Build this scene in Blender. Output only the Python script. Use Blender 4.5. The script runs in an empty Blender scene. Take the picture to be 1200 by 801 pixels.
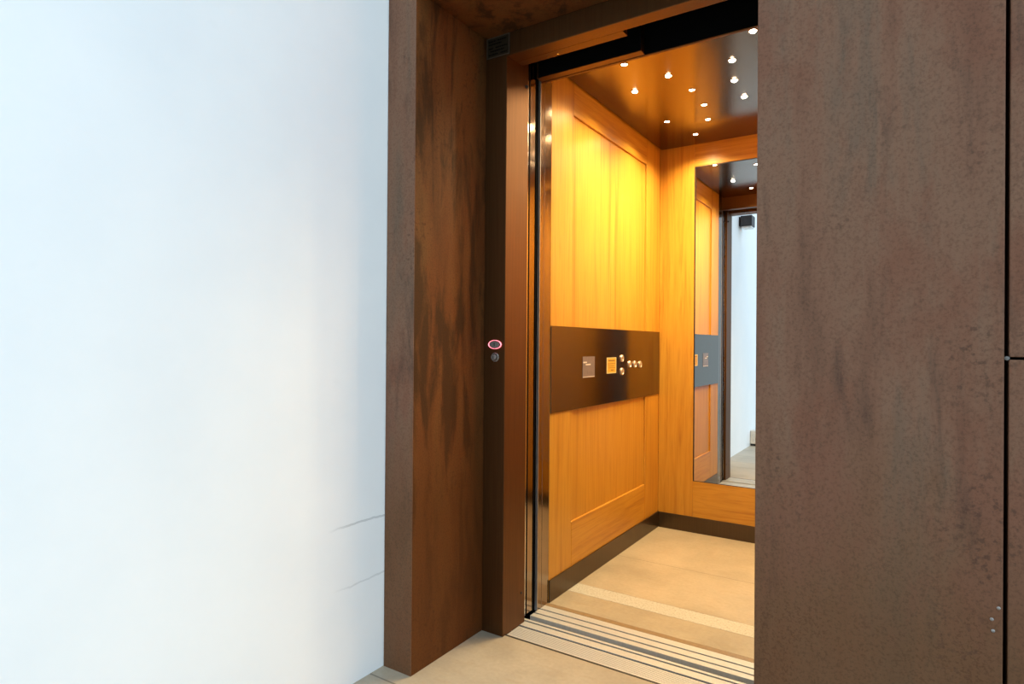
import bpy, bmesh, math, random
from mathutils import Matrix, Vector
random.seed(4)
S = bpy.context.scene
COL = S.collection

# ------------------------------------------------------------------ camera, sky, exposure
CAM_H = 1.05
cam_d = bpy.data.cameras.new('camera'); cam = bpy.data.objects.new('camera', cam_d); COL.objects.link(cam)
cam_d.sensor_width = 36.0
cam_d.lens = 720.52 / 1200 * 36.0
cam_d.clip_start = 0.02
YAW, PITCH, ROLL = 0.580139656, 0.00294493956, 0.00749703639
cy, sy, cp, sp, cr, sr = (math.cos(YAW), math.sin(YAW), math.cos(PITCH), math.sin(PITCH), math.cos(ROLL), math.sin(ROLL))
R0 = Vector((cy, sy, 0)); F0 = Vector((-sy, cy, 0)); U0 = Vector((0, 0, 1))
F = cp*F0 + sp*U0; U = cp*U0 - sp*F0
R = cr*R0 + sr*U; U2 = cr*U - sr*R0
M = Matrix((R, U2, -F)).transposed().to_4x4(); M.translation = (0, 0, CAM_H)
cam.matrix_world = M
S.camera = cam

SKY_LOW, SKY_HIGH = 0.70, 2.62     # overcast sky, brighter towards the sun's side
SPOT_W = 15.2
SPOT_ANGLE = math.radians(146)
SPOT_COL = (1.0, 0.76, 0.40)
w = bpy.data.worlds.new('sky'); S.world = w; w.use_nodes = True
wn = w.node_tree.nodes; wl = w.node_tree.links
bg = wn['Background']
tc = wn.new('ShaderNodeTexCoord'); sx = wn.new('ShaderNodeSeparateXYZ'); cr_ = wn.new('ShaderNodeValToRGB')
wl.new(tc.outputs['Generated'], sx.inputs[0]); wl.new(sx.outputs['Z'], cr_.inputs[0]); wl.new(cr_.outputs[0], bg.inputs[0])
dt = wn.new('ShaderNodeVectorMath'); dt.operation = 'DOT_PRODUCT'; dt.inputs[1].default_value = Vector((0.80, 0.45, 0.40)).normalized()
wl.new(tc.outputs['Generated'], dt.inputs[0])
mr_ = wn.new('ShaderNodeMapRange'); mr_.interpolation_type = 'SMOOTHSTEP'; mr_.inputs['From Min'].default_value = -0.35; mr_.inputs['From Max'].default_value = 1.0
mr_.inputs['To Min'].default_value = SKY_LOW; mr_.inputs['To Max'].default_value = SKY_HIGH
wl.new(dt.outputs['Value'], mr_.inputs['Value']); wl.new(mr_.outputs[0], bg.inputs[1])
cr_.color_ramp.elements[0].position = 0.0; cr_.color_ramp.elements[0].color = (0.70, 0.88, 1.0, 1)
cr_.color_ramp.elements[1].position = 1.0; cr_.color_ramp.elements[1].color = (0.72, 0.91, 1.06, 1)

S.view_settings.view_transform = 'Standard'
S.view_settings.look = 'None'
S.view_settings.exposure = 0.0
S.view_settings.gamma = 1.0
S.view_settings.use_curve_mapping = False

# ------------------------------------------------------------------ helpers
def thing(name, label, cat, loc=(0, 0, 0), group=None):
    o = bpy.data.objects.new(name, None); COL.objects.link(o); o.location = loc
    o.empty_display_size = 0.05
    return tag(o, label, cat, group)
def tag(o, label, cat, group=None):
    o['label'] = label; o['category'] = cat
    if group: o['group'] = group
    return o
def world_loc(o):
    v = Vector((0, 0, 0))
    while o is not None:
        v += o.location; o = o.parent
    return v
def obj(name, bm, mat, parent=None, bevel=0.0, loc=None, smooth=False, segs=2):
    """link bm (given in world coordinates) as one mesh object"""
    base = world_loc(parent) if parent is not None else Vector((0, 0, 0))
    loc = Vector(loc) if loc is not None else Vector((0, 0, 0)) if parent is None else base
    if bevel > 0:
        es = [e for e in bm.edges if len(e.link_faces) == 2 and e.calc_face_angle(0) > 0.6]
        bmesh.ops.bevel(bm, geom=es, offset=bevel, segments=segs, affect='EDGES', profile=0.5, clamp_overlap=True)
    bmesh.ops.recalc_face_normals(bm, faces=bm.faces)
    bmesh.ops.translate(bm, vec=-loc, verts=bm.verts)
    me = bpy.data.meshes.new(name); bm.to_mesh(me); bm.free()
    if smooth:
        for p in me.polygons: p.use_smooth = True
        try: me.set_sharp_from_angle(angle=math.radians(35))
        except Exception: pass
    me.materials.append(mat)
    o = bpy.data.objects.new(name, me); COL.objects.link(o)
    if parent is not None:
        o.parent = parent; o.location = loc - base
    else:
        o.location = loc
    return o
def struct(name, bm, mat, bevel=0.0, parent=None):
    o = obj(name, bm, mat, parent, bevel)
    if parent is None: o['kind'] = 'structure'
    return o
def bx(x0, x1, y0, y1, z0, z1, bm=None):
    bm = bm or bmesh.new()
    m = Matrix.Translation(((x0+x1)/2, (y0+y1)/2, (z0+z1)/2)) @ Matrix.Diagonal((abs(x1-x0), abs(y1-y0), abs(z1-z0), 1))
    bmesh.ops.create_cube(bm, size=1.0, matrix=m)
    return bm
AX = {'x': Matrix.Rotation(math.pi/2, 4, 'Y'), 'y': Matrix.Rotation(-math.pi/2, 4, 'X'), 'z': Matrix.Identity(4)}
def cyl(c, r, h, axis='z', bm=None, seg=28, r2=None, sx=1.0, sy=1.0):
    """cylinder starting at c and growing h along +axis"""
    bm = bm or bmesh.new()
    m = Matrix.Translation(c) @ AX[axis] @ Matrix.Translation((0, 0, h/2)) @ Matrix.Diagonal((sx, sy, 1, 1))
    bmesh.ops.create_cone(bm, cap_ends=True, segments=seg, radius1=r, radius2=r if r2 is None else r2, depth=h, matrix=m)
    return bm
def ring(c, ro, ri, h, axis='z', bm=None, seg=36, sx=1.0, sy=1.0):
    """flat ring (washer with thickness) starting at c growing h along +axis"""
    bm = bm or bmesh.new()
    m = Matrix.Translation(c) @ AX[axis]
    prof = [(ri, 0), (ro, 0), (ro, h*0.6), (ro-(ro-ri)*0.3, h), (ri+(ro-ri)*0.3, h), (ri, h*0.6)]
    rows = []
    for i in range(seg):
        a = 2*math.pi*i/seg
        rows.append([bm.verts.new(m @ Vector((r*math.cos(a)*sx, r*math.sin(a)*sy, z))) for r, z in prof])
    n = len(prof)
    for i in range(seg):
        A, B = rows[i], rows[(i+1) % seg]
        for k in range(n):
            bm.faces.new((A[k], A[(k+1) % n], B[(k+1) % n], B[k]))
    return bm
def dome(c, r, h, axis='z', bm=None, seg=24, rings=6):
    bm = bm or bmesh.new()
    m = Matrix.Translation(c) @ AX[axis]
    rows = []
    for j in range(rings):
        t = j/rings*math.pi/2
        rows.append([bm.verts.new(m @ Vector((r*math.cos(t)*math.cos(2*math.pi*i/seg), r*math.cos(t)*math.sin(2*math.pi*i/seg), h*math.sin(t)))) for i in range(seg)])
    top = bm.verts.new(m @ Vector((0, 0, h)))
    for j in range(rings-1):
        for i in range(seg):
            bm.faces.new((rows[j][i], rows[j][(i+1) % seg], rows[j+1][(i+1) % seg], rows[j+1][i]))
    for i in range(seg): bm.faces.new((rows[-1][i], rows[-1][(i+1) % seg], top))
    bm.faces.new(rows[0][::-1])
    return bm
def extrude_x(prof, x0, x1, bm=None):
    """closed (y,z) profile extruded along x"""
    bm = bm or bmesh.new()
    a = [bm.verts.new((x0, y, z)) for y, z in prof]; b = [bm.verts.new((x1, y, z)) for y, z in prof]
    n = len(prof)
    for i in range(n): bm.faces.new((a[i], a[(i+1) % n], b[(i+1) % n], b[i]))
    bm.faces.new(a[::-1]); bm.faces.new(b)
    return bm

# ------------------------------------------------------------------ materials
class NT:
    def __init__(s, name):
        s.m = bpy.data.materials.new(name); s.m.use_nodes = True
        s.n = s.m.node_tree.nodes; s.l = s.m.node_tree.links; s.b = s.n['Principled BSDF']
    def new(s, t, **k):
        n = s.n.new(t)
        for a, v in k.items(): setattr(n, a, v)
        return n
    def coord(s, scale=(1, 1, 1), loc=(0, 0, 0)):
        # geometry position = world coordinates: neighbouring pieces get unrelated-looking but continuous pattern
        g = s.new('ShaderNodeNewGeometry'); mp = s.new('ShaderNodeMapping')
        mp.inputs['Scale'].default_value = scale; mp.inputs['Location'].default_value = loc
        s.l.new(g.outputs['Position'], mp.inputs[0]); return mp.outputs[0]
    def noise(s, vec, scale, detail=4, rough=0.55, dist=0.0):
        n = s.new('ShaderNodeTexNoise'); n.inputs['Scale'].default_value = scale; n.inputs['Detail'].default_value = detail
        n.inputs['Roughness'].default_value = rough; n.inputs['Distortion'].default_value = dist
        s.l.new(vec, n.inputs['Vector']); return n.outputs['Fac']
    def ramp(s, fac, stops, interp='LINEAR'):
        r = s.new('ShaderNodeValToRGB'); r.color_ramp.interpolation = interp
        els = r.color_ramp.elements
        while len(els) < len(stops): els.new(0.5)
        for e, (p, c) in zip(els, stops):
            e.position = p; e.color = (c[0], c[1], c[2], 1) if not isinstance(c, (int, float)) else (c, c, c, 1)
        s.l.new(fac, r.inputs[0]); return r.outputs[0]
    def mix(s, fac, a, b, mode='MIX'):
        m = s.new('ShaderNodeMix', data_type='RGBA', blend_type=mode)
        for sock, v in ((m.inputs[0], fac), (m.inputs[6], a), (m.inputs[7], b)):
            if hasattr(v, 'is_linked'): s.l.new(v, sock)
            elif isinstance(v, (int, float)): sock.default_value = v
            else: sock.default_value = (v[0], v[1], v[2], 1)
        return m.outputs[2]
    def math(s, op, a, b=None, c=None):
        m = s.new('ShaderNodeMath', operation=op)
        for sock, v in zip(m.inputs, (a, b, c)):
            if v is None: continue
            if hasattr(v, 'is_linked'): s.l.new(v, sock)
            else: sock.default_value = v
        return m.outputs[0]
    def set(s, color=None, rough=None, metal=None, spec=None, emit=None, estr=0):
        for key, v in (('Base Color', color), ('Roughness', rough), ('Metallic', metal), ('Specular IOR Level', spec)):
            if v is None: continue
            if hasattr(v, 'is_linked'): s.l.new(v, s.b.inputs[key])
            elif isinstance(v, (int, float)): s.b.inputs[key].default_value = v
            else: s.b.inputs[key].default_value = (v[0], v[1], v[2], 1)
        if emit: s.b.inputs['Emission Color'].default_value = (*emit, 1); s.b.inputs['Emission Strength'].default_value = estr
        return s
    def bump(s, h, strength=0.2, dist=0.01):
        b = s.new('ShaderNodeBump'); b.inputs['Strength'].default_value = strength; b.inputs['Distance'].default_value = dist
        s.l.new(h, b.inputs['Height']); s.l.new(b.outputs[0], s.b.inputs['Normal']); return s
def simple(name, color, rough=0.5, metal=0.0, var=0.12, scale=40, **k):
    t = NT(name); f = t.noise(t.coord(), scale, 3)
    lo = [c*(1-var) for c in color]; hi = [min(1, c*(1+var)) for c in color]
    t.set(color=t.ramp(f, [(0.3, lo), (0.7, hi)]), rough=rough, metal=metal, **k)
    return t.m

# white plaster with faint mottling and two shallow trowel seams near the corner
def plaster():
    t = NT('white plaster'); v = t.coord()
    a = t.noise(v, 2.2, 5); b = t.noise(v, 40, 4)
    col = t.ramp(a, [(0.3, (0.83, 0.85, 0.86)), (0.7, (0.90, 0.905, 0.90))])
    spk = t.noise(v, 9, 2)
    col = t.mix(t.ramp(spk, [(0.70, 0.0), (0.80, 0.12)]), col, (0.70, 0.71, 0.70))
    g = t.new('ShaderNodeNewGeometry'); sp_ = t.new('ShaderNodeSeparateXYZ'); t.l.new(g.outputs['Position'], sp_.inputs[0])
    wob = t.math('MULTIPLY', t.math('SUBTRACT', t.noise(v, 14, 3), 0.5), 0.02)
    for zc, ys, ye, st, half in ((0.492, 1.22, 1.46, 0.45, 0.0035), (0.305, 1.24, 1.46, 0.28, 0.003)):
        d = t.math('ABSOLUTE', t.math('SUBTRACT', t.math('ADD', sp_.outputs['Z'], wob), zc))
        m = t.math('LESS_THAN', d, half)
        m = t.math('MULTIPLY', m, t.math('SMOOTH_MIN', t.math('MULTIPLY', t.math('MAXIMUM', t.math('SUBTRACT', sp_.outputs['Y'], ys), 0.0), 12.0), 1.0, 0.1))
        col = t.mix(t.math('MULTIPLY', m, st), col, (0.35, 0.37, 0.38))
    t.set(color=col, rough=0.75, spec=0.25)
    return t.bump(b, 0.06, 0.004).m
# weathering steel: brown with stretched rust streaks, grey bloom, dark runs
def corten(name, tint=(1, 1, 1), dark=0.5, lo=0.54, hi=0.64):
    t = NT(name)
    vs = t.coord((1, 1, 0.16)); v = t.coord()
    a = t.noise(vs, 8.0, 8, 0.66, 0.3); b = t.noise(t.coord((1, 1, 0.4)), 6.0, 8, 0.68); c = t.noise(v, 170, 4, 0.7); d = t.noise(t.coord((1, 1, 0.20), (3, 7, 1)), 12, 7, 0.64, 0.35)
    T = lambda x: tuple(x[i]*tint[i] for i in range(3))
    col = t.ramp(a, [(0.34, T((0.120, 0.073, 0.054))), (0.45, T((0.168, 0.103, 0.076))), (0.54, T((0.175, 0.116, 0.087))), (0.66, T((0.132, 0.104, 0.084)))])
    col = t.mix(t.ramp(b, [(0.49, 0.0), (0.60, 0.6)]), col, T((0.158, 0.080, 0.056)))
    col = t.mix(t.ramp(d, [(lo, 0.0), (hi, dark)]), col, T((0.050, 0.037, 0.033)))
    g = t.new('ShaderNodeNewGeometry'); sp_ = t.new('ShaderNodeSeparateXYZ'); t.l.new(g.outputs['Position'], sp_.inputs[0])
    low = t.math('ADD', sp_.outputs['Z'], t.math('MULTIPLY', t.math('SUBTRACT', b, 0.5), 0.9))
    col = t.mix(t.ramp(low, [(0.48, 0.7), (0.88, 0.0)]), col, T((0.112, 0.064, 0.030)))
    col = t.mix(0.35, col, t.ramp(c, [(0.36, (0.35, 0.33, 0.3)), (0.52, (1, 1, 1)), (0.68, (1.0, 1.0, 1.0))]), 'MULTIPLY')
    pit = t.math('MULTIPLY', t.ramp(t.noise(t.coord((1, 1, 0.6), (2, 0, 5)), 5, 4), [(0.50, 0.0), (0.64, 1.0)]), t.ramp(t.noise(v, 75, 3, 0.6), [(0.54, 0.0), (0.66, 0.6)]))
    col = t.mix(pit, col, T((0.060, 0.038, 0.030)))
    t.set(color=col, rough=0.62, spec=0.18)
    return t.bump(c, 0.12, 0.002).m
def wood(name, scale, loc=(0, 0, 0)):
    t = NT(name); v = t.coord(scale, loc)
    a = t.noise(v, 1.0, 6, 0.6, 0.6); b = t.noise(v, 4.0, 4, 0.6)
    col = t.ramp(a, [(0.34, (0.397, 0.165, 0.017)), (0.46, (0.494, 0.228, 0.023)), (0.56, (0.541, 0.267, 0.030)), (0.68, (0.453, 0.197, 0.019))])
    col = t.mix(t.ramp(b, [(0.52, 0.0), (0.72, 0.45)]), col, (0.335, 0.122, 0.012))
    t.set(color=col, rough=0.36, spec=0.4)
    return t.bump(b, 0.05, 0.001).m
def bronze(name, color, rough, metal=1.0, streak=0.10):
    t = NT(name); f = t.noise(t.coord((60, 60, 1.5)), 3, 3)
    lo = [c*(1-streak) for c in color]; hi = [c*(1+streak) for c in color]
    t.set(color=t.ramp(f, [(0.3, lo), (0.7, hi)]), rough=rough, metal=metal)
    return t.m
def stone(name, base, seams_y=(), seam_w=0.0022, seam_x=(), tones=None, off=0.0):
    t = NT(name); v = t.coord((1, 1, 1), (off, off*2, 0))
    a = t.noise(v, 3.0, 7, 0.6, 0.3); b = t.noise(t.coord((2.0, 6.0, 1)), 5, 5, 0.6); c = t.noise(v, 70, 3)
    lo = [x*0.80 for x in base]; hi = [min(1, x*1.14) for x in base]
    col = t.ramp(a, [(0.3, lo), (0.7, hi)])
    col = t.mix(t.ramp(b, [(0.5, 0.0), (0.75, 0.35)]), col, [base[0]*0.85, base[1]*0.76, base[2]*0.62])
    col = t.mix(0.25, col, t.ramp(c, [(0.3, 0.6), (0.7, 1.0)]), 'MULTIPLY')
    g = t.new('ShaderNodeNewGeometry'); sp_ = t.new('ShaderNodeSeparateXYZ'); t.l.new(g.outputs['Position'], sp_.inputs[0])
    for ax, lst in (('Y', seams_y), ('X', seam_x)):
        for s_ in lst:
            m = t.math('LESS_THAN', t.math('ABSOLUTE', t.math('SUBTRACT', sp_.outputs[ax], s_)), seam_w)
            col = t.mix(t.math('MULTIPLY', m, 0.7), col, [x*0.25 for x in base])
    if tones:
        m = t.math('LESS_THAN', sp_.outputs['Y'], tones[0])
        col = t.mix(m, col, tones[1], 'MULTIPLY')
    t.set(color=col, rough=0.42, spec=0.35)
    return t.bump(a, 0.05, 0.003).m
def speckle():
    t = NT('speckled pale aggregate'); v = t.coord()
    a = t.noise(v, 130, 3); b = t.noise(v, 60, 2)
    col = t.ramp(a, [(0.30, (0.30, 0.26, 0.20)), (0.42, (0.46, 0.43, 0.35)), (0.6, (0.52, 0.50, 0.43))])
    t.set(color=col, rough=0.5); return t.m
def emitter(name, col, strength):
    return NT(name).set(color=(0.8, 0.8, 0.8), rough=0.4, emit=col, estr=strength).m

PLASTER = plaster()
STEEL = corten('weathering steel plate', tint=(1.26, 1.0, 0.82), dark=0.6, lo=0.565, hi=0.70)
STEEL_WARMLIT = corten('weathering steel warm-light tint', tint=(0.86, 0.46, 0.15), dark=0.85, lo=0.49, hi=0.60)  # same steel with warm cabin light tinted in; dark blotches are its own
WOOD_V = wood('oak veneer vertical grain', (26, 26, 1.1))
WOOD_I = wood('oak veneer infill', (34, 34, 0.9), (5, 3, 0))
WOOD_H = wood('oak veneer lying grain', (1.6, 1.6, 30), (0, 2, 4))
FRAME = bronze('brown coated door frame', (0.130, 0.056, 0.018), 0.46, metal=0.85)
BRONZE = bronze('polished bronze', (0.30, 0.24, 0.19), 0.13)
CEIL = bronze('mirror polished bronze ceiling', (0.185, 0.128, 0.092), 0.17, streak=0.02)
COPM = bronze('polished dark steel plate', (0.195, 0.155, 0.115), 0.13, streak=0.04)
SKIRT = bronze('brown metal skirting', (0.085, 0.055, 0.028), 0.28, metal=0.7)
BLACK = simple('matt black and shade', (0.004, 0.004, 0.004), 0.9, spec=0.05)
RUBBER = simple('black rubber', (0.012, 0.012, 0.013), 0.5)
ALU = bronze('brushed aluminium', (0.55, 0.545, 0.52), 0.45, metal=0.35, streak=0.05)
CHROME = simple('chrome', (0.75, 0.75, 0.74), 0.12, 1.0, var=0.03)
MIRROR = NT('silvered mirror').set(color=(0.90, 0.93, 0.94), rough=0.0, metal=1.0).m
DARKEDGE = simple('dark mirror edge', (0.03, 0.028, 0.025), 0.35, 0.6)
FLOOR_OUT = stone('landing sandstone', (0.44, 0.37, 0.275), (1.393, 1.132, 0.798, 0.45, 0.1, -0.4, -1.0, -1.7, -2.5, -3.4), 0.003, (0.4, 1.8, 3.2), (1.132, (0.93, 1.0, 1.12)))
FLOOR_IN = stone('cabin sandstone', (0.45, 0.375, 0.265), (2.862,), 0.0016, off=3.1)
FLOOR_STRIP = stone('cabin threshold sandstone', (0.42, 0.35, 0.245), (), off=7.7)
SPECK = speckle()
TANSTRIP = simple('tan edge strip', (0.27, 0.18, 0.09), 0.4, scale=60)
GLOW = emitter('downlight lens', (1.0, 0.80, 0.52), 60.0)
REDGLOW = emitter('red ring glow', (1.0, 0.13, 0.19), 1.7)
DARKPLASTIC = simple('dark grey plastic', (0.035, 0.033, 0.033), 0.4)
GREYMETAL = simple('dull grey metal', (0.34, 0.31, 0.29), 0.4, 0.6)
SCREEN = simple('grey display glass', (0.17, 0.14, 0.15), 0.15)
SCREENLINE = simple('pale display print', (0.55, 0.50, 0.48), 0.4)
YELLOW = simple('yellow notice film', (0.55, 0.30, 0.020), 0.45, var=0.05)
YELLOWEDGE = simple('pale notice border', (0.62, 0.52, 0.27), 0.45, var=0.04)
INK = simple('dark print', (0.07, 0.03, 0.006), 0.6)
PLATE = simple('bronze rating plate', (0.030, 0.021, 0.012), 0.7, 0.0, spec=0.05)
PLATEEDGE = simple('worn plate border', (0.085, 0.058, 0.040), 0.7, 0.0, spec=0.05)
BTN = simple('satin steel button', (0.80, 0.72, 0.62), 0.30, 0.9, var=0.05)
BTNFACE = simple('button face', (0.70, 0.62, 0.54), 0.35, 0.7, var=0.06)
LAMPGLASS = simple('frosted lamp glass', (0.80, 0.82, 0.82), 0.35)
LAMPBODY = simple('charcoal lamp housing', (0.045, 0.042, 0.045), 0.45, 0.2)
WHITEBLOCK = simple('pale stone block', (0.62, 0.60, 0.56), 0.6)
SEALANT = simple('grey sealant', (0.20, 0.19, 0.18), 0.6)

# ------------------------------------------------------------------ measured places (metres)
XW = -1.443          # white wall plane
YP = 1.451           # front plane of the steel cladding
XJ = -1.323          # reveal face of the left steel jamb
XR = -0.298          # left edge of the right steel panel
YF = 1.830           # face of the door frame
SOF = 2.165          # soffit height
DH = 2.083           # door head height
XL, XRW = -1.241, -0.233   # cabin side walls
YC0, YB = 2.178, 3.449     # cabin front / back
ZC = 2.175           # cabin ceiling
XF = -1.230          # inner face of the frame's left jamb
XFR = -0.362         # inner face of the frame's right jamb

# ------------------------------------------------------------------ large structure
struct('wall_left', bx(XW-0.16, XW, -5.0, 1.95, 0, 4.2), PLASTER)
struct('floor', bx(XW-0.16, 5.0, -6.0, 1.8454, -0.12, 0), FLOOR_OUT)
# dark lift shaft round the cabin
struct('wall_shaft_front', bx(XR, 0.80, YF+0.035, 1.95, -0.12, 4.2), BLACK)
struct('wall_shaft_left', bx(-1.75, -1.70, 1.86, 3.75, -0.5, 2.75), BLACK)
struct('wall_shaft_right', bx(0.20, 0.25, 1.95, 3.75, -0.5, 2.75), BLACK)
struct('wall_shaft_back', bx(-1.70, 0.20, 3.70, 3.75, -0.5, 2.75), BLACK)
struct('ceiling_shaft', bx(-1.75, 0.25, 1.86, 3.75, 2.75, 2.80), BLACK)
struct('floor_shaft', bx(-1.75, 0.25, 1.86, 3.75, -0.55, -0.5), BLACK)
struct('wall_shaft_corner', bx(-1.75, XJ, YF+0.005, 1.90, -0.12, 2.75), BLACK)
struct('wall_shaft_header', bx(XJ, XR, YF+0.03, 1.90, SOF, 2.75), BLACK)

def wall_panelled(name, side):
    """panelled cabin side wall: backing with stiles, rails and a recessed infill"""
    xi = XL if side < 0 else XRW
    s = side
    def b(d0, d1, y0, y1, z0, z1):
        xa, xb = xi + s*d0, xi + s*d1
        return bx(min(xa, xb), max(xa, xb), y0, y1, z0, z1)
    root = struct(name, b(0.022, 0.06, YC0, YB+0.06, 0.0, 2.25), WOOD_V)
    obj('stile', b(0.0, 0.022, YC0, 2.372, 0.0, ZC+0.02), WOOD_V, root, 0.0012)
    obj('stile', b(0.0, 0.022, 3.238, YB, 0.0, ZC+0.02), WOOD_V, root, 0.0012)
    obj('top_rail', b(0.0, 0.022, 2.3725, 3.2375, 2.043, ZC+0.02), WOOD_H, root, 0.0012)
    obj('bottom_rail', b(0.0, 0.022, 2.3725, 3.2375, 0.0, 0.282), WOOD_H, root, 0.004)
    obj('infill_panel', b(0.009, 0.022, 2.3725, 3.2375, 0.282, 2.043), WOOD_I, root)
    return root
wall_panelled('wall_cabin_left', -1)
wall_panelled('wall_cabin_right', 1)
root = struct('wall_cabin_back', bx(XL, XRW, YB+0.022, YB+0.06, 0.0, 2.25), WOOD_V)
obj('stile', bx(XL, -1.0405, YB, YB+0.022, 0.0, ZC+0.02), WOOD_V, root, 0.0012)
obj('stile', bx(-0.4335, XRW, YB, YB+0.022, 0.0, ZC+0.02), WOOD_V, root, 0.0012)
obj('top_rail', bx(-1.04, -0.434, YB, YB+0.022, 2.052, ZC+0.02), WOOD_H, root, 0.0012)
obj('bottom_rail', bx(-1.04, -0.434, YB, YB+0.022, 0.0, 0.286), WOOD_H, root, 0.0012)
struct('ceiling', bx(XL+0.010, XRW-0.010, 2.106, YB-0.006, ZC, ZC+0.03), CEIL, 0.002)
struct('ceiling_backing', bx(XL-0.06, XRW+0.06, 2.09, YB+0.06, 2.255, 2.30), BLACK)
# cabin front returns round the doorway
root = struct('wall_cabin_front', bx(XL-0.06, XL, 2.122, YC0-0.001, 0.0, 2.25), BRONZE, 0.0015)
obj('entrance_post', bx(XL-0.06, XL, 2.088, 2.1205, 0.0, 2.25), BRONZE, root, 0.0015)
obj('edge_or_highlight_strip', bx(XL-0.01, XL+0.0006, 2.0865, 2.0905, 0.0, 2.25), GREYMETAL, root)  # pale strip stands in for the bevel highlight on the post
obj('header', bx(XL, XRW, 2.0915, 2.104, DH, 2.25), FRAME, root, 0.0015)
obj('closing_post', bx(-0.400, XRW+0.06, 2.088, YC0-0.001, 0.0, DH-0.001), FRAME, root, 0.0015)

# cabin floor: tiles, pale speckled band, tan edge strip
struct('floor_cabin', bx(XL-0.02, XRW+0.02, 2.431, YB+0.03, -0.12, 0.0), FLOOR_IN)
struct('trim_1', bx(XL-0.02, XRW+0.02, 2.334, 2.430, -0.12, 0.0), SPECK)
struct('trim_2', bx(XL-0.02, XRW+0.02, 2.176, 2.3325, -0.12, 0.0), FLOOR_STRIP)
struct('trim_3', bx(XL-0.02, XRW+0.02, 2.150, 2.175, -0.12, 0.0), TANSTRIP)
# skirting
struct('baseboard_left', bx(XL, XL+0.006, YC0, YB, 0.0, 0.090), SKIRT, 0.001)
struct('baseboard_back', bx(XL+0.007, XRW-0.007, YB-0.006, YB, 0.0, 0.088), SKIRT, 0.001)
struct('baseboard_right', bx(XRW-0.006, XRW, YC0, YB, 0.0, 0.090), SKIRT, 0.001)

# ------------------------------------------------------------------ steel cladding
jp = thing('steel_pilaster', 'narrow rusty brown steel jamb standing between the white wall and the lift door', 'cladding', ((XW+XJ)/2, YP, 0))
obj('reveal_plate', bx(XW+0.002, XJ, YP+0.0032, YF+0.004, 0, 4.2), STEEL_WARMLIT, jp, 0.001)  # split from the front plate so this face carries the painted warm light
obj('front_plate', bx(XW+0.002, XJ, YP, YP+0.003, 0, 4.2), STEEL, jp, 0.0008)
tag(obj('soffit_cladding', bx(XJ+0.001, XR-0.001, YP, YF+0.004, SOF, 4.2), STEEL_WARMLIT, bevel=0.0025, loc=(-0.8, YP, SOF)),
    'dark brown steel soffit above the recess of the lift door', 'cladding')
big = tag(obj('wall_cladding', bx(XR, 0.1385, YP, YF+0.03, 0, 4.2), STEEL, bevel=0.0022, loc=(-0.08, YP, 0)),
    'tall broad rust brown steel panel covering the right side of the lift door', 'cladding', 'rust brown steel wall panels')
for y_, x_ in ((0.567, 0.132), (0.544, 0.122), (0.523, 0.124)):
    obj('rivet', dome((x_, YP, y_), 0.0032, -0.002, 'y'), GREYMETAL, big, smooth=True)
up = tag(obj('wall_cladding', bx(0.1455, 0.80, YP+0.001, YF+0.03, 1.0325, 4.2), STEEL, bevel=0.0022, loc=(0.47, YP, 1.03)),
    'upper rust brown steel panel at the right edge, above the level joint', 'cladding', 'rust brown steel wall panels')
lo = tag(obj('wall_cladding', bx(0.1455, 0.80, YP+0.001, YF+0.03, 0, 1.0275), STEEL, bevel=0.0022, loc=(0.47, YP, 0)),
    'lower rust brown steel panel at the right edge, below the level joint', 'cladding', 'rust brown steel wall panels')
bm = bmesh.new(); bmesh.ops.create_icosphere(bm, subdivisions=3, radius=0.0045, matrix=Matrix.Translation((0.1425, YP+0.003, 1.030)) @ Matrix.Diagonal((0.9, 0.7, 0.8, 1)))
for v in bm.verts: v.co += Vector((random.uniform(-1, 1), random.uniform(-1, 1), random.uniform(-1, 1)))*0.0006
tag(obj('sealant_blob', bm, SEALANT, loc=(0.1425, YP, 1.030), smooth=True), 'grey lump of sealant where the joints of the steel panels meet', 'sealant')

# ------------------------------------------------------------------ landing door frame
fr = thing('door_frame', 'dark brown metal frame lining the lift doorway behind the steel recess', 'door frame', (-0.81, YF, 0))
jl = obj('jamb', bx(XJ+0.001, XF, YF, 1.978, 0.0, SOF-0.001), FRAME, fr, 0.0018)
obj('screw', cyl((XF, 1.952, 0.118), 0.0045, 0.002, 'x'), RUBBER, jl)
obj('rubber_stop', dome((XF, 1.962, 2.018), 0.007, 0.010, 'x'), RUBBER, jl, smooth=True)
obj('jamb', bx(XFR, XR-0.001, YF, 1.978, 0.0, SOF-0.001), FRAME, fr, 0.0018)
lt = obj('lintel', bx(XF+0.001, XFR-0.001, YF, 1.888, DH, SOF-0.001), FRAME, fr, 0.0018)
cv = obj('header_cover', bx(XF+0.001, -0.811, 1.890, 1.930, DH+0.001, SOF-0.02), FRAME, fr, 0.001)
for x_ in (-1.108, -1.068):
    obj('screw', cyl((x_, 1.914, DH-0.0008), 0.0035, 0.0025, 'z'), CHROME, cv)
hc = obj('header_cover', bx(XL+0.002, -0.811, 2.052, 2.087, DH+0.001, SOF-0.02), FRAME, fr, 0.001)

obj('seal', bx(XF-0.06, XL-0.003, 1.9790, 1.9935, 0.002, SOF), BLACK, fr)
obj('header_shade', bx(XF+0.001, -0.811, 2.0490, 2.0515, DH+0.0015, SOF+0.2), BLACK, fr)  # black sheets paint in the darkness inside the header opening
obj('header_shade', bx(-0.8105, XFR-0.001, 2.0845, 2.0870, DH+0.0005, SOF+0.2), BLACK, fr)
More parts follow.
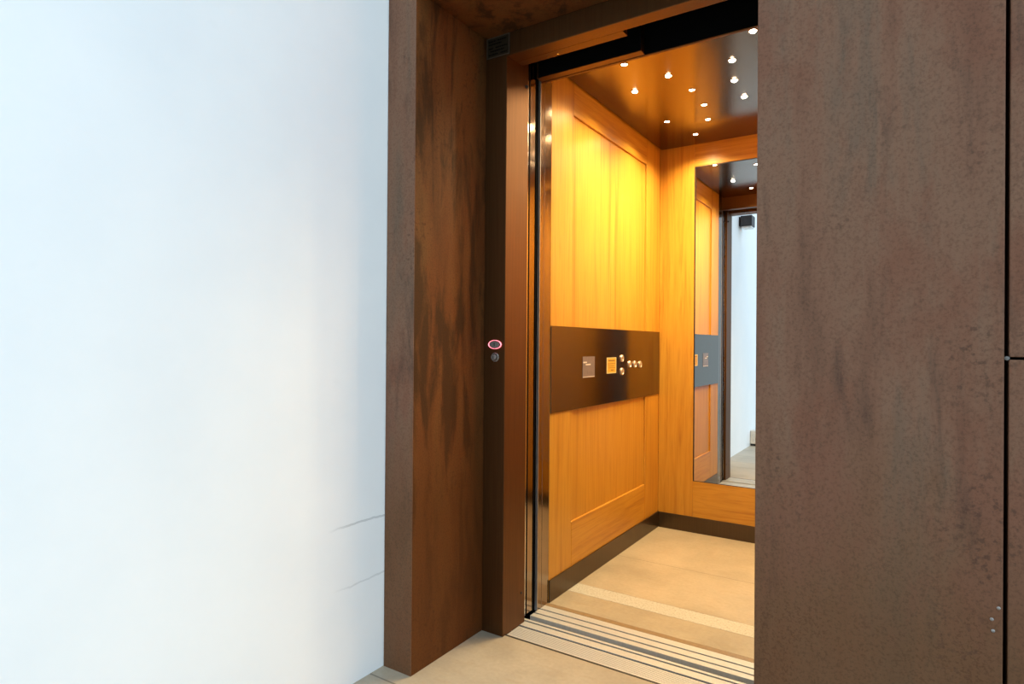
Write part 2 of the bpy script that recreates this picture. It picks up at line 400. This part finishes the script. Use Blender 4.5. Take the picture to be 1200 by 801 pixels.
# call button, key switch, rating plate on the frame
cb = thing('call_button', 'oval call button ringed in glowing red on the dark door frame', 'button', (-1.272, YF, 1.047))
obj('bezel', cyl((-1.272, YF, 1.047), 0.0265, -0.003, 'y', sx=1, sy=0.56), DARKPLASTIC, cb, smooth=True)
obj('light_ring', ring((-1.272, YF-0.001, 1.047), 0.0290, 0.0245, -0.004, 'y', sx=1, sy=0.56), REDGLOW, cb, smooth=True)
cap = obj('button_cap', cyl((-1.272, YF-0.002, 1.047), 0.0205, -0.004, 'y', sx=1, sy=0.56), GREYMETAL, cb, smooth=True)
obj('symbol', bx(-1.2735, -1.2705, YF-0.0067, YF-0.0055, 1.041, 1.053), RUBBER, cap)
ks = thing('key_switch', 'small round key switch with metal collar below the red call button', 'key switch', (-1.271, YF, 1.001))
obj('collar', ring((-1.271, YF, 1.001), 0.0165, 0.0115, -0.005, 'y'), GREYMETAL, ks, smooth=True)
kb = obj('lock_cylinder', cyl((-1.271, YF, 1.001), 0.0105, -0.014, 'y'), GREYMETAL, ks, 0.001, smooth=True)
obj('keyhole', bx(-1.2722, -1.2698, YF-0.0146, YF-0.013, 0.996, 1.006), RUBBER, kb)
rp = thing('rating_plate', 'small dark rectangular plate with faint lines of print, top left of the frame', 'sign', (-1.267, YF, 2.088))
pb = obj('plate', bx(-1.317, -1.217, YF-0.0025, YF, 2.088, 2.163), PLATE, rp, 0.0006)
bm = bmesh.new()
for a in ((-1.317, -1.217, 2.088, 2.0915), (-1.317, -1.217, 2.1595, 2.163), (-1.317, -1.3135, 2.0915, 2.1595), (-1.2205, -1.217, 2.0915, 2.1595)):
    bx(a[0], a[1], YF-0.0035, YF-0.0025, a[2], a[3], bm)
obj('border', bm, PLATEEDGE, rp)
bm = bmesh.new()
for z_, segs in ((2.149, ((-1.308, -1.276), (-1.270, -1.232))), (2.138, ((-1.308, -1.252),)), (2.124, ((-1.308, -1.290), (-1.278, -1.228))), (2.113, ((-1.300, -1.240),)), (2.101, ((-1.308, -1.268), (-1.256, -1.230)))):
    for a, b_ in segs:
        x_ = a
        while x_ < b_:
            l_ = random.uniform(0.004, 0.010); bx(x_, min(x_+l_, b_), YF-0.0031, YF-0.0025, z_-0.0022, z_+0.0022, bm); x_ += l_+0.002
obj('print', bm, BLACK, rp)

# ------------------------------------------------------------------ sills and doors
def sill_profile(y0, y1, grooves, zt=0.0, depth=0.007, zb=-0.10):
    p = [(y0, zb), (y0, zt)]
    for a, b in grooves:
        p += [(a, zt), (a, zt-depth), (b, zt-depth), (b, zt)]
    p += [(y1, zt), (y1, zb)]
    return p
ridges = [(1.866+0.0085*i, 1.869+0.0085*i) for i in range(8)]
ls = thing('landing_sill', 'ribbed pale aluminium threshold at the landing edge of the lift doorway', 'threshold', (-0.81, 1.92, -0.10))
obj('tread', extrude_x(sill_profile(1.8546, 1.9355, [(a, a+0.0018) for a, b in ridges], depth=0.004), XF+0.001, XFR-0.001), ALU, ls)
obj('guide_track', extrude_x(sill_profile(1.9465, 2.004, [(1.982, 1.991)], depth=0.02), XF-0.04, XFR-0.001), ALU, ls)
obj('groove_liner', bx(XF-0.04, XFR-0.001, 1.9821, 1.9909, -0.0198, -0.004), RUBBER, ls)
obj('shadow_gap', bx(XF-0.02, XFR+0.02, 1.8455, 1.8545, -0.10, 0.0004), RUBBER, ls)
obj('rubber_joint', bx(XF-0.03, XFR-0.001, 1.9356, 1.9464, -0.10, -0.004), RUBBER, ls)
cs = thing('car_sill', 'grooved pale aluminium threshold of the lift car, behind the dark gap', 'threshold', (-0.81, 2.09, -0.10))
obj('guide_track', extrude_x(sill_profile(2.036, 2.1485, [(2.063, 2.071), (2.105, 2.113)], depth=0.02), XL, XFR-0.005), ALU, cs)
for y_ in (2.063, 2.105):
    obj('groove_liner', bx(XL, XFR-0.005, y_+0.0001, y_+0.0079, -0.0198, -0.004), RUBBER, cs)

ld = thing('landing_door', 'bronze sliding landing door pushed open into the left wall, bright edge strip showing', 'door', (-1.45, 2.0, 0.01))
obj('leaf', bx(-1.690, XL-0.006, 1.994, 2.007, 0.012, 2.150), BRONZE, ld, 0.001)
obj('edge_or_highlight_strip', bx(XL-0.006, XL-0.001, 1.9945, 2.0015, 0.012, 2.10), CHROME, ld, 0.0006)
obj('rubber_edge', bx(XL-0.020, XL-0.0015, 2.0075, 2.0130, 0.012, 2.10), BLACK, ld)
cd = thing('car_door', 'bronze sliding lift car door parked open behind the landing door, thin vertical edge', 'door', (-1.45, 2.04, 0.01))
obj('leaf', bx(-1.690, XL-0.004, 2.015, 2.064, 0.012, 2.150), BRONZE, cd, 0.0015)
obj('rubber_edge', bx(XL-0.004, XL-0.001, 2.0580, 2.0635, 0.012, 2.10), BLACK, cd, 0.0005)

# ------------------------------------------------------------------ control panel
cp_ = thing('control_panel', 'wide dark bronze control panel with round buttons across the left cabin wall', 'control panel', (XL, 2.81, 0.767))
X1 = XL+0.004
obj('faceplate', bx(XL+0.0003, X1, 2.180, YB-0.002, 0.767, 1.125), COPM, cp_, 0.0008)
dp = obj('display', bx(X1, X1+0.0015, 2.461, 2.584, 0.900, 0.995), SCREEN, cp_, 0.0004)
bm = bx(X1+0.0015, X1+0.002, 2.466, 2.502, 0.966, 0.972); bx(X1+0.0015, X1+0.002, 2.490, 2.540, 0.956, 0.962, bm); bx(X1+0.0015, X1+0.002, 2.463, 2.582, 0.902, 0.905, bm)
obj('display_print', bm, SCREENLINE, dp)
nt = obj('yellow_notice', bx(X1, X1+0.001, 2.717, 2.828, 0.910, 0.987), YELLOW, cp_)
bm = bmesh.new()
for a in ((2.717, 2.828, 0.910, 0.9135), (2.717, 2.828, 0.9835, 0.987), (2.717, 2.724, 0.9135, 0.9835), (2.822, 2.828, 0.9135, 0.9835)):
    bx(X1+0.001, X1+0.0015, a[0], a[1], a[2], a[3], bm)
obj('notice_border', bm, YELLOWEDGE, nt)
bm = bmesh.new()
for z_, y0, y1, h in ((0.972, 2.735, 2.812, 0.0022), (0.957, 2.732, 2.818, 0.0012), (0.946, 2.732, 2.805, 0.0010), (0.937, 2.735, 2.815, 0.0010), (0.926, 2.765, 2.800, 0.0018)):
    y_ = y0
    while y_ < y1:
        l_ = random.uniform(0.004, 0.012); bx(X1+0.001, X1+0.0014, y_, min(y_+l_, y1), z_-h, z_+h, bm); y_ += l_+0.002
obj('notice_print', bm, INK, nt)
for i, (y_, z_) in enumerate(((2.898, 0.981), (2.900, 0.915), (2.998, 0.949), (3.069, 0.947), (3.143, 0.945))):
    rg = obj('push_button', ring((X1, y_, z_), 0.0185, 0.0125, 0.006, 'x'), BTN, cp_, smooth=True)
    fc = obj('button_face', cyl((X1, y_, z_), 0.0125, 0.0045, 'x'), BTNFACE, rg, 0.0006, smooth=True)
    if i == 0:
        rg['label'] = 'brass coloured button'
    obj('button_mark', bx(X1+0.0045, X1+0.0049, y_-0.0015, y_+0.0015, z_-0.006, z_+0.006), INK, fc)

# ------------------------------------------------------------------ mirror
mr = thing('wall_mirror', 'tall mirror let into the wooden back wall of the cabin', 'mirror', (-0.737, YB, 0.288))
obj('glass', bx(-1.0345, -0.4395, YB+0.004, YB+0.010, 0.2895, 2.0485), MIRROR, mr)
bm = bx(-1.0395, -1.0345, YB+0.0015, YB+0.012, 0.287, 2.0515); bx(-0.4395, -0.4345, YB+0.0015, YB+0.012, 0.287, 2.0515, bm)
bx(-1.0345, -0.4395, YB+0.0015, YB+0.012, 2.0485, 2.0515, bm); bx(-1.0345, -0.4395, YB+0.0015, YB+0.012, 0.287, 0.2895, bm)
obj('frame', bm, DARKEDGE, mr)

# ------------------------------------------------------------------ ceiling downlights
DL = [
 (-0.982, 2.306, 'left inner curve, nearest the doorway'), (-0.867, 2.498, 'left inner curve, second from the doorway'),
 (-0.828, 2.695, 'left inner curve, third from the doorway'), (-0.830, 2.892, 'left inner curve, fourth from the doorway'),
 (-0.868, 3.090, 'left inner curve, second from the mirror wall'), (-0.985, 3.274, 'left inner curve, nearest the mirror wall'),
 (-1.045, 2.574, 'beside the left wall, the one nearer the doorway'), (-1.050, 3.011, 'beside the left wall, the one nearer the mirror'),
 (-0.489, 2.302, 'right inner curve, nearest the doorway'), (-0.608, 2.496, 'right inner curve, second from the doorway'),
 (-0.646, 2.690, 'right inner curve, third from the doorway'), (-0.650, 2.890, 'right inner curve, fourth from the doorway'),
 (-0.606, 3.090, 'right inner curve, second from the mirror wall'), (-0.489, 3.274, 'right inner curve, nearest the mirror wall'),
 (-0.429, 2.574, 'beside the right wall, the one nearer the doorway'), (-0.424, 3.011, 'beside the right wall, the one nearer the mirror')]
sl = bpy.data.lights.new('spot_bulb', 'SPOT'); sl.energy = SPOT_W; sl.color = SPOT_COL; sl.spot_size = SPOT_ANGLE; sl.spot_blend = 0.64; sl.shadow_soft_size = 0.012
def make_downlight(aimed):
    t = thing('downlight', 'x', 'ceiling light', (0, 0, ZC), 'downlights in the bronze cabin ceiling')
    obj('trim_ring', ring((0, 0, ZC), 0.0165, 0.0120, -0.0025, 'z'), BRONZE, t, smooth=True)
    if aimed: obj('lens', dome((0, 0, ZC-0.0005), 0.0125, -0.0085, 'z'), GLOW, t, smooth=True)
    else: obj('lens', dome((0, 0, ZC-0.0004), 0.0115, -0.0022, 'z'), GLOW, t, smooth=True)
    b = bpy.data.objects.new('bulb', sl); COL.objects.link(b); b.parent = t; b.location = (0, 0, -0.012)
    return t
AIMED = {1, 6, 8, 9, 10, 11, 14}
proto = {}
for i, (x_, y_, where) in enumerate(DL):
    a = i in AIMED
    if a not in proto:
        t = proto[a] = make_downlight(a)
    else:
        t = proto[a].copy(); COL.objects.link(t)
        for ch in list(proto[a].children):
            c = ch.copy(); COL.objects.link(c); c.parent = t
    t.location = (x_, y_, ZC); t['label'] = 'small round ceiling downlight, ' + where

# ------------------------------------------------------------------ things out on the landing, seen in the mirror
wlp = thing('wall_lamp', 'charcoal box lamp on the white wall, seen in the cabin mirror', 'wall lamp', (XW, 0.615, 2.20))
obj('back_plate', bx(XW, XW+0.010, 0.57, 0.68, 2.215, 2.305), LAMPBODY, wlp, 0.002)
obj('arm', bx(XW+0.010, XW+0.020, 0.595, 0.635, 2.24, 2.28), LAMPBODY, wlp, 0.002)
obj('housing', bx(XW+0.016, XW+0.123, 0.55, 0.69, 2.208, 2.312), LAMPBODY, wlp, 0.006)
obj('diffuser', bx(XW+0.024, XW+0.115, 0.558, 0.682, 2.194, 2.2082), LAMPGLASS, wlp, 0.002)
bk = thing('stone_block', 'small pale block on the landing floor against the white wall, in the mirror', 'stone block', (XW+0.1, 0.1, 0))
obj('base_shadow', bx(XW+0.004, XW+0.21, 0.00, 0.12, 0, 0.02), RUBBER, bk, 0.002)  # black slab stands in for the shadow at the foot of the block
obj('block', bx(XW+0.002, XW+0.22, -0.01, 0.13, 0.02, 0.16), WHITEBLOCK, bk, 0.006)
